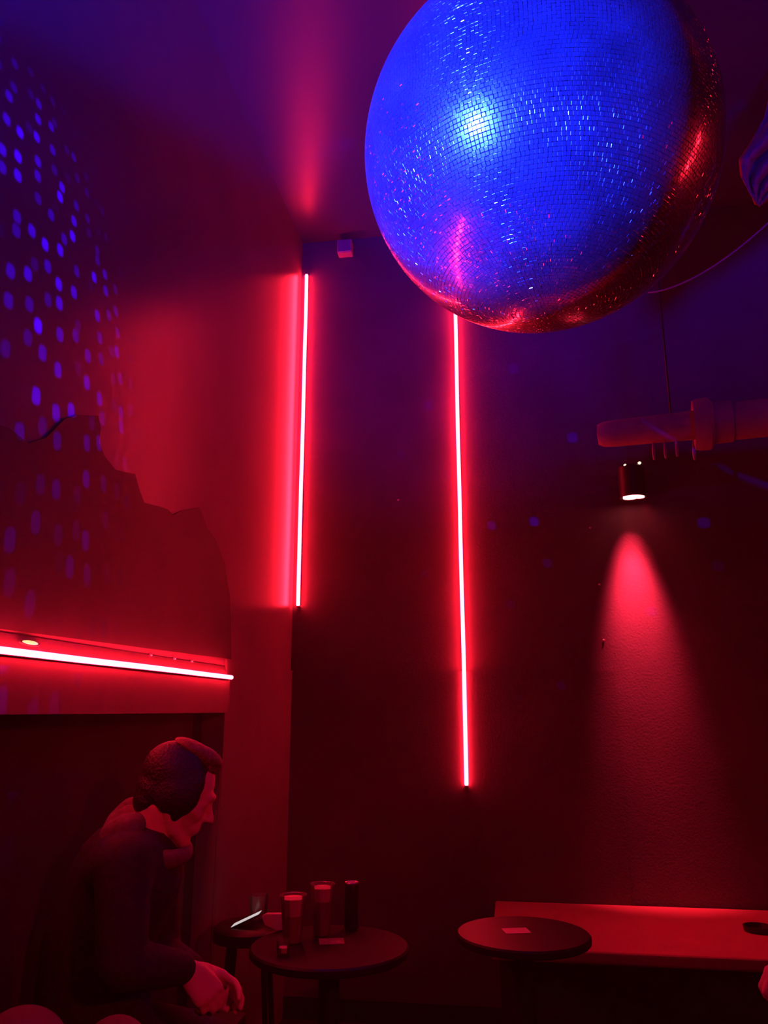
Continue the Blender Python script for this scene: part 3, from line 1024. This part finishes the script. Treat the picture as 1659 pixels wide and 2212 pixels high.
def person(label, J, skin_hands=True, voxel=0.0055, quiff=True):
    """J: joints in world space"""
    base = V((J['pelvis'].x, J['pelvis'].y, 0))
    root = thing('person', label, 'person', base)
    T = lambda p: V(p) - base
    b = bmesh.new()
    pel, mid, che, nek = T(J['pelvis']), T(J['mid']), T(J['chest']), T(J['neck'])
    hm = Matrix.Translation(-base) @ J['head']
    # --- body, one continuous surface
    chain(b, [pel, mid, che], [0.125, 0.115, 0.125])
    for s in ('n', 'f'):
        sh, el, wr = T(J['sh_' + s]), T(J['el_' + s]), T(J['wr_' + s])
        chain(b, [che, sh], [0.11, 0.052])
        chain(b, [sh, sh.lerp(el, 0.4), el, el.lerp(wr, 0.35), wr], [0.052, 0.048, 0.038, 0.039, 0.026])
        hp, kn, an = T(J['hip_' + s]), T(J['kn_' + s]), T(J['an_' + s])
        toe = T(J['toe_' + s])
        chain(b, [pel, hp], [0.12, 0.085])
        chain(b, [hp, hp.lerp(kn, 0.45), kn, kn.lerp(an, 0.32), an], [0.085, 0.075, 0.052, 0.052, 0.036])
        chain(b, [an, an.lerp(toe, 0.5) - V((0, 0, 0.015)), toe], [0.036, 0.036, 0.028])
        fd, nd, sd, cu = J['hand_' + s]
        hand_into(b, wr, fd, nd, sd, cu)
    hb = hm @ V((-0.035, 0, -0.055))
    chain(b, [che.lerp(nek, 0.6), nek, hb], [0.085, 0.058, 0.056])
    head_into(b, hm)
    grown('body', b, voxel, 4, M['skin'], root)
    # --- jacket
    b = bmesh.new()
    low = pel + V((0.03, 0, 0.03))
    chain(b, [low, pel, mid, che], [0.135, 0.148, 0.142, 0.148], 10)
    for s in ('n', 'f'):
        sh, el, wr = T(J['sh_' + s]), T(J['el_' + s]), T(J['wr_' + s])
        chain(b, [che, sh], [0.135, 0.072], 10)
        w2 = wr.lerp(el, 0.10)
        chain(b, [sh, sh.lerp(el, 0.45), el, el.lerp(w2, 0.5), w2], [0.072, 0.066, 0.060, 0.052, 0.041], 9)
    chain(b, [che, che.lerp(nek, 0.75)], [0.12, 0.082], 10)
    grown('jacket', b, 0.009, 5, M['jacket'], root)
    # --- hood / collar rolled around the neck
    b = bmesh.new()
    ax = (hb - nek).normalized()
    px_ = J['head'].to_3x3() @ V((1, 0, 0))
    px_ = (px_ - ax * px_.dot(ax)).normalized()
    py_ = ax.cross(px_)
    ring = []
    for k in range(15):
        a_ = 2 * pi * k / 14
        rr_ = 0.078 + 0.022 * (0.5 - 0.5 * cos(a_))
        ring.append(nek - ax * (0.018 + 0.030 * (0.5 + 0.5 * cos(a_))) + px_ * cos(a_) * rr_ + py_ * sin(a_) * rr_)
    chain(b, ring, [0.022 + 0.014 * (0.5 - 0.5 * cos(2 * pi * k / 14)) for k in range(15)], 7)
    if 'hood' in J:
        h0, h1 = T(J['hood'][0]), T(J['hood'][1])
        for k in (-1, 0, 1):
            chain(b, [h0 + py_ * 0.062 * k, h0.lerp(h1, 0.5) + py_ * 0.075 * k + V((0, 0, 0.008)), h1 + py_ * 0.05 * k], [0.036, 0.040, 0.026], 8)
        chain(b, [h0 + py_ * 0.062, h0 - py_ * 0.062], [0.036, 0.036], 8)
    grown('hood', b, 0.008, 4, M['hood'], root)
    # --- trousers
    b = bmesh.new()
    for s in ('n', 'f'):
        hp, kn, an = T(J['hip_' + s]), T(J['kn_' + s]), T(J['an_' + s])
        a2 = an.lerp(kn, 0.10)
        chain(b, [pel, hp], [0.137, 0.1], 9)
        chain(b, [hp, hp.lerp(kn, 0.5), kn, kn.lerp(a2, 0.4), a2], [0.1, 0.09, 0.070, 0.066, 0.056], 9)
    grown('trousers', b, 0.010, 4, M['trousers'], root)
    # --- shoes
    for s in ('n', 'f'):
        an, toe = T(J['an_' + s]), T(J['toe_' + s])
        dv = (toe - an); dv.z = 0; dv.normalize()
        b = bmesh.new()
        g0 = V((an.x, an.y, 0.034)) - dv * 0.03
        g1 = V((toe.x, toe.y, 0.030)) + dv * 0.02
        chain(b, [g0, g0.lerp(g1, 0.5), g1], [0.034, 0.034, 0.030], 8)
        chain(b, [g0 + V((0, 0, 0.01)), an + V((0, 0, 0.02))], [0.036, 0.046], 8)
        grown('shoe', b, 0.007, 4, M['shoe'], root)
    # --- hair
    b = bmesh.new(); hair_into(b, hm)
    hr = grown('hair', b, 0.005, 3, M['hair'], root)
    if quiff:
        b = bmesh.new(); hair_into(b, hm, True)
        q_ = grown('quiff', b, 0.004, 3, M['quiff'], root)
        q_['label'] = 'hair swept up on top, coloured lighter as if lit'
    return root


def head_matrix(c, yaw, pitch, roll=0.0):
    return Matrix.Translation(c) @ Matrix.Rotation(yaw, 4, 'Z') @ Matrix.Rotation(pitch, 4, 'Y') @ Matrix.Rotation(roll, 4, 'X')


PD = 2.32
J = {}
J['pelvis'] = at_y(195, 2215, PD); J['pelvis'].z = 0.66
J['mid'] = at_y(212, 2030, PD)
J['chest'] = at_y(276, 1892, PD)
J['neck'] = at_y(338, 1806, PD)
J['head'] = head_matrix(at_y(385, 1711, PD), radians(16), radians(27))
J['hood'] = (at_y(250, 1792, PD), at_y(308, 1762, PD))
J['sh_n'] = at_y(268, 1868, PD - 0.17)
J['sh_f'] = at_y(330, 1858, PD + 0.17)
J['el_n'] = at_y(262, 2085, PD - 0.22)
J['el_f'] = at_y(345, 2065, PD + 0.20)
J['wr_n'] = at_y(402, 2092, PD - 0.06)
J['wr_f'] = at_y(418, 2098, PD + 0.05)
J['hand_n'] = ((0.55, 0.16, -0.62), (0.45, -0.75, 0.35), (0.5, 0.2, 0.7), (0.45, 0.7, 0.5))
J['hand_f'] = ((0.85, -0.20, -0.22), (0.3, 0.75, 0.5), (0.2, -0.3, 0.8), (0.25, 0.5, 0.5))
for s, dy in (('n', -0.1), ('f', 0.11)):
    J['hip_' + s] = J['pelvis'] + V((0.06, dy, -0.02))
    J['kn_' + s] = at_y(470, 2240, PD + dy * 1.5); J['kn_' + s].z = 0.60
    J['an_' + s] = V((J['kn_' + s].x - 0.02, J['kn_' + s].y, 0.09))
    J['toe_' + s] = J['an_' + s] + V((0.17, dy * 0.2, -0.055))
man = person('man in a dark hooded jacket sitting bent forward with clasped hands, in profile', J)

# second sitter, all but one hand beyond the frame
hp_ = at_y(1672, 2112, 2.30)
J2 = {}
bx, by = hp_.x + 0.62, hp_.y + 0.05
J2['pelvis'] = V((bx, by, 0.66))
J2['mid'] = V((bx + 0.02, by, 0.86))
J2['chest'] = V((bx + 0.02, by, 1.06))
J2['neck'] = V((bx - 0.01, by, 1.26))
J2['head'] = head_matrix(V((bx - 0.06, by, 1.39)), radians(180), radians(8))
for s_, dy in (('f', -1), ('n', 1)):
    J2['sh_' + s_] = V((bx + 0.01, by - dy * 0.18, 1.15))
    J2['el_' + s_] = V((bx - 0.12, by - dy * 0.24, 0.90))
    J2['hip_' + s_] = J2['pelvis'] + V((-0.06, -dy * 0.1, -0.02))
    J2['kn_' + s_] = V((bx - 0.44, by - dy * 0.14, 0.58))
    J2['an_' + s_] = V((bx - 0.44, by - dy * 0.14, 0.09))
    J2['toe_' + s_] = J2['an_' + s_] + V((-0.17, 0, -0.055))
J2['wr_n'] = hp_ + V((0.085, 0.0, 0.03))
J2['hand_n'] = ((-1, -0.15, -0.25), (-0.35, -0.15, 0.9), (0, 1, 0.3), (0.9, 1.1, 0.8))
J2['wr_f'] = V((bx - 0.30, by + 0.15, 0.72))
J2['hand_f'] = ((-1, 0.0, -0.3), (-0.3, 0.0, 0.9), (0, -1, 0.3), (0.3, 0.4, 0.3))
person('person beyond the edge of the view, only a closed hand showing', J2)
root = thing('padded_stool', 'padded stool under the person whose closed hand alone shows', 'stool', (bx + 0.02, by, 0))
SH = 0.50
obj('seat', bm_lathe([(0, SH), (0.17, SH), (0.19, SH - 0.02), (0.19, SH - 0.08), (0, SH - 0.08)], 40), M['black'], root, True)
obj('column', bm_lathe([(0.03, 0.02), (0.03, SH - 0.08)], 20), M['blackmetal'], root, True)
obj('base', bm_lathe([(0, 0.0), (0.19, 0.0), (0.19, 0.01), (0.03, 0.03)], 36), M['blackmetal'], root, True)

# added thin dark panel that paints dim shaded figures onto the glossy wall
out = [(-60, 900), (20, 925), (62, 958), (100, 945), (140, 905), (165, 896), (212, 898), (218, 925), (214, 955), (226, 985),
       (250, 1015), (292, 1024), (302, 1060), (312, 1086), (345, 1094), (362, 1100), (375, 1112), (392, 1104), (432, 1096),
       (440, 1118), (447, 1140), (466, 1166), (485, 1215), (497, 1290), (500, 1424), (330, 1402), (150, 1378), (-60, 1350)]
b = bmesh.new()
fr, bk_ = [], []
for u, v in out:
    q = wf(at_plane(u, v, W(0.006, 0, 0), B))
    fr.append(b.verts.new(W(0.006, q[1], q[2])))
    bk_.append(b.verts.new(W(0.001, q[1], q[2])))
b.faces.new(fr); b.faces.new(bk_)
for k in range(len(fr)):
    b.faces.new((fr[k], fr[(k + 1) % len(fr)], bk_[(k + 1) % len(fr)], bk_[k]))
tag(obj('shade_panel', b, M['figure_shade']), 'thin dark panel standing in for the dim shade of figures on the glossy wall above the ledge', 'shade panel')

# thin stage haze filling the room
hm_ = bpy.data.materials.new('thin stage haze')
hm_.use_nodes = True
nt = hm_.node_tree
nt.nodes.remove(nt.nodes['Principled BSDF'])
vs = nt.nodes.new('ShaderNodeVolumeScatter')
vs.inputs['Density'].default_value = HAZE
vs.inputs['Anisotropy'].default_value = 0.2
nt.links.new(vs.outputs[0], nt.nodes['Material Output'].inputs['Volume'])
hz = obj('haze', wbox(0.0005, RW - 0.001, 0.0205, RL - 0.001, 0.001, CEIL - 0.001), hm_)
tag(hz, 'thin stage haze hanging through the whole room', 'haze', kind='stuff')
SC.cycles.volume_bounces = 0
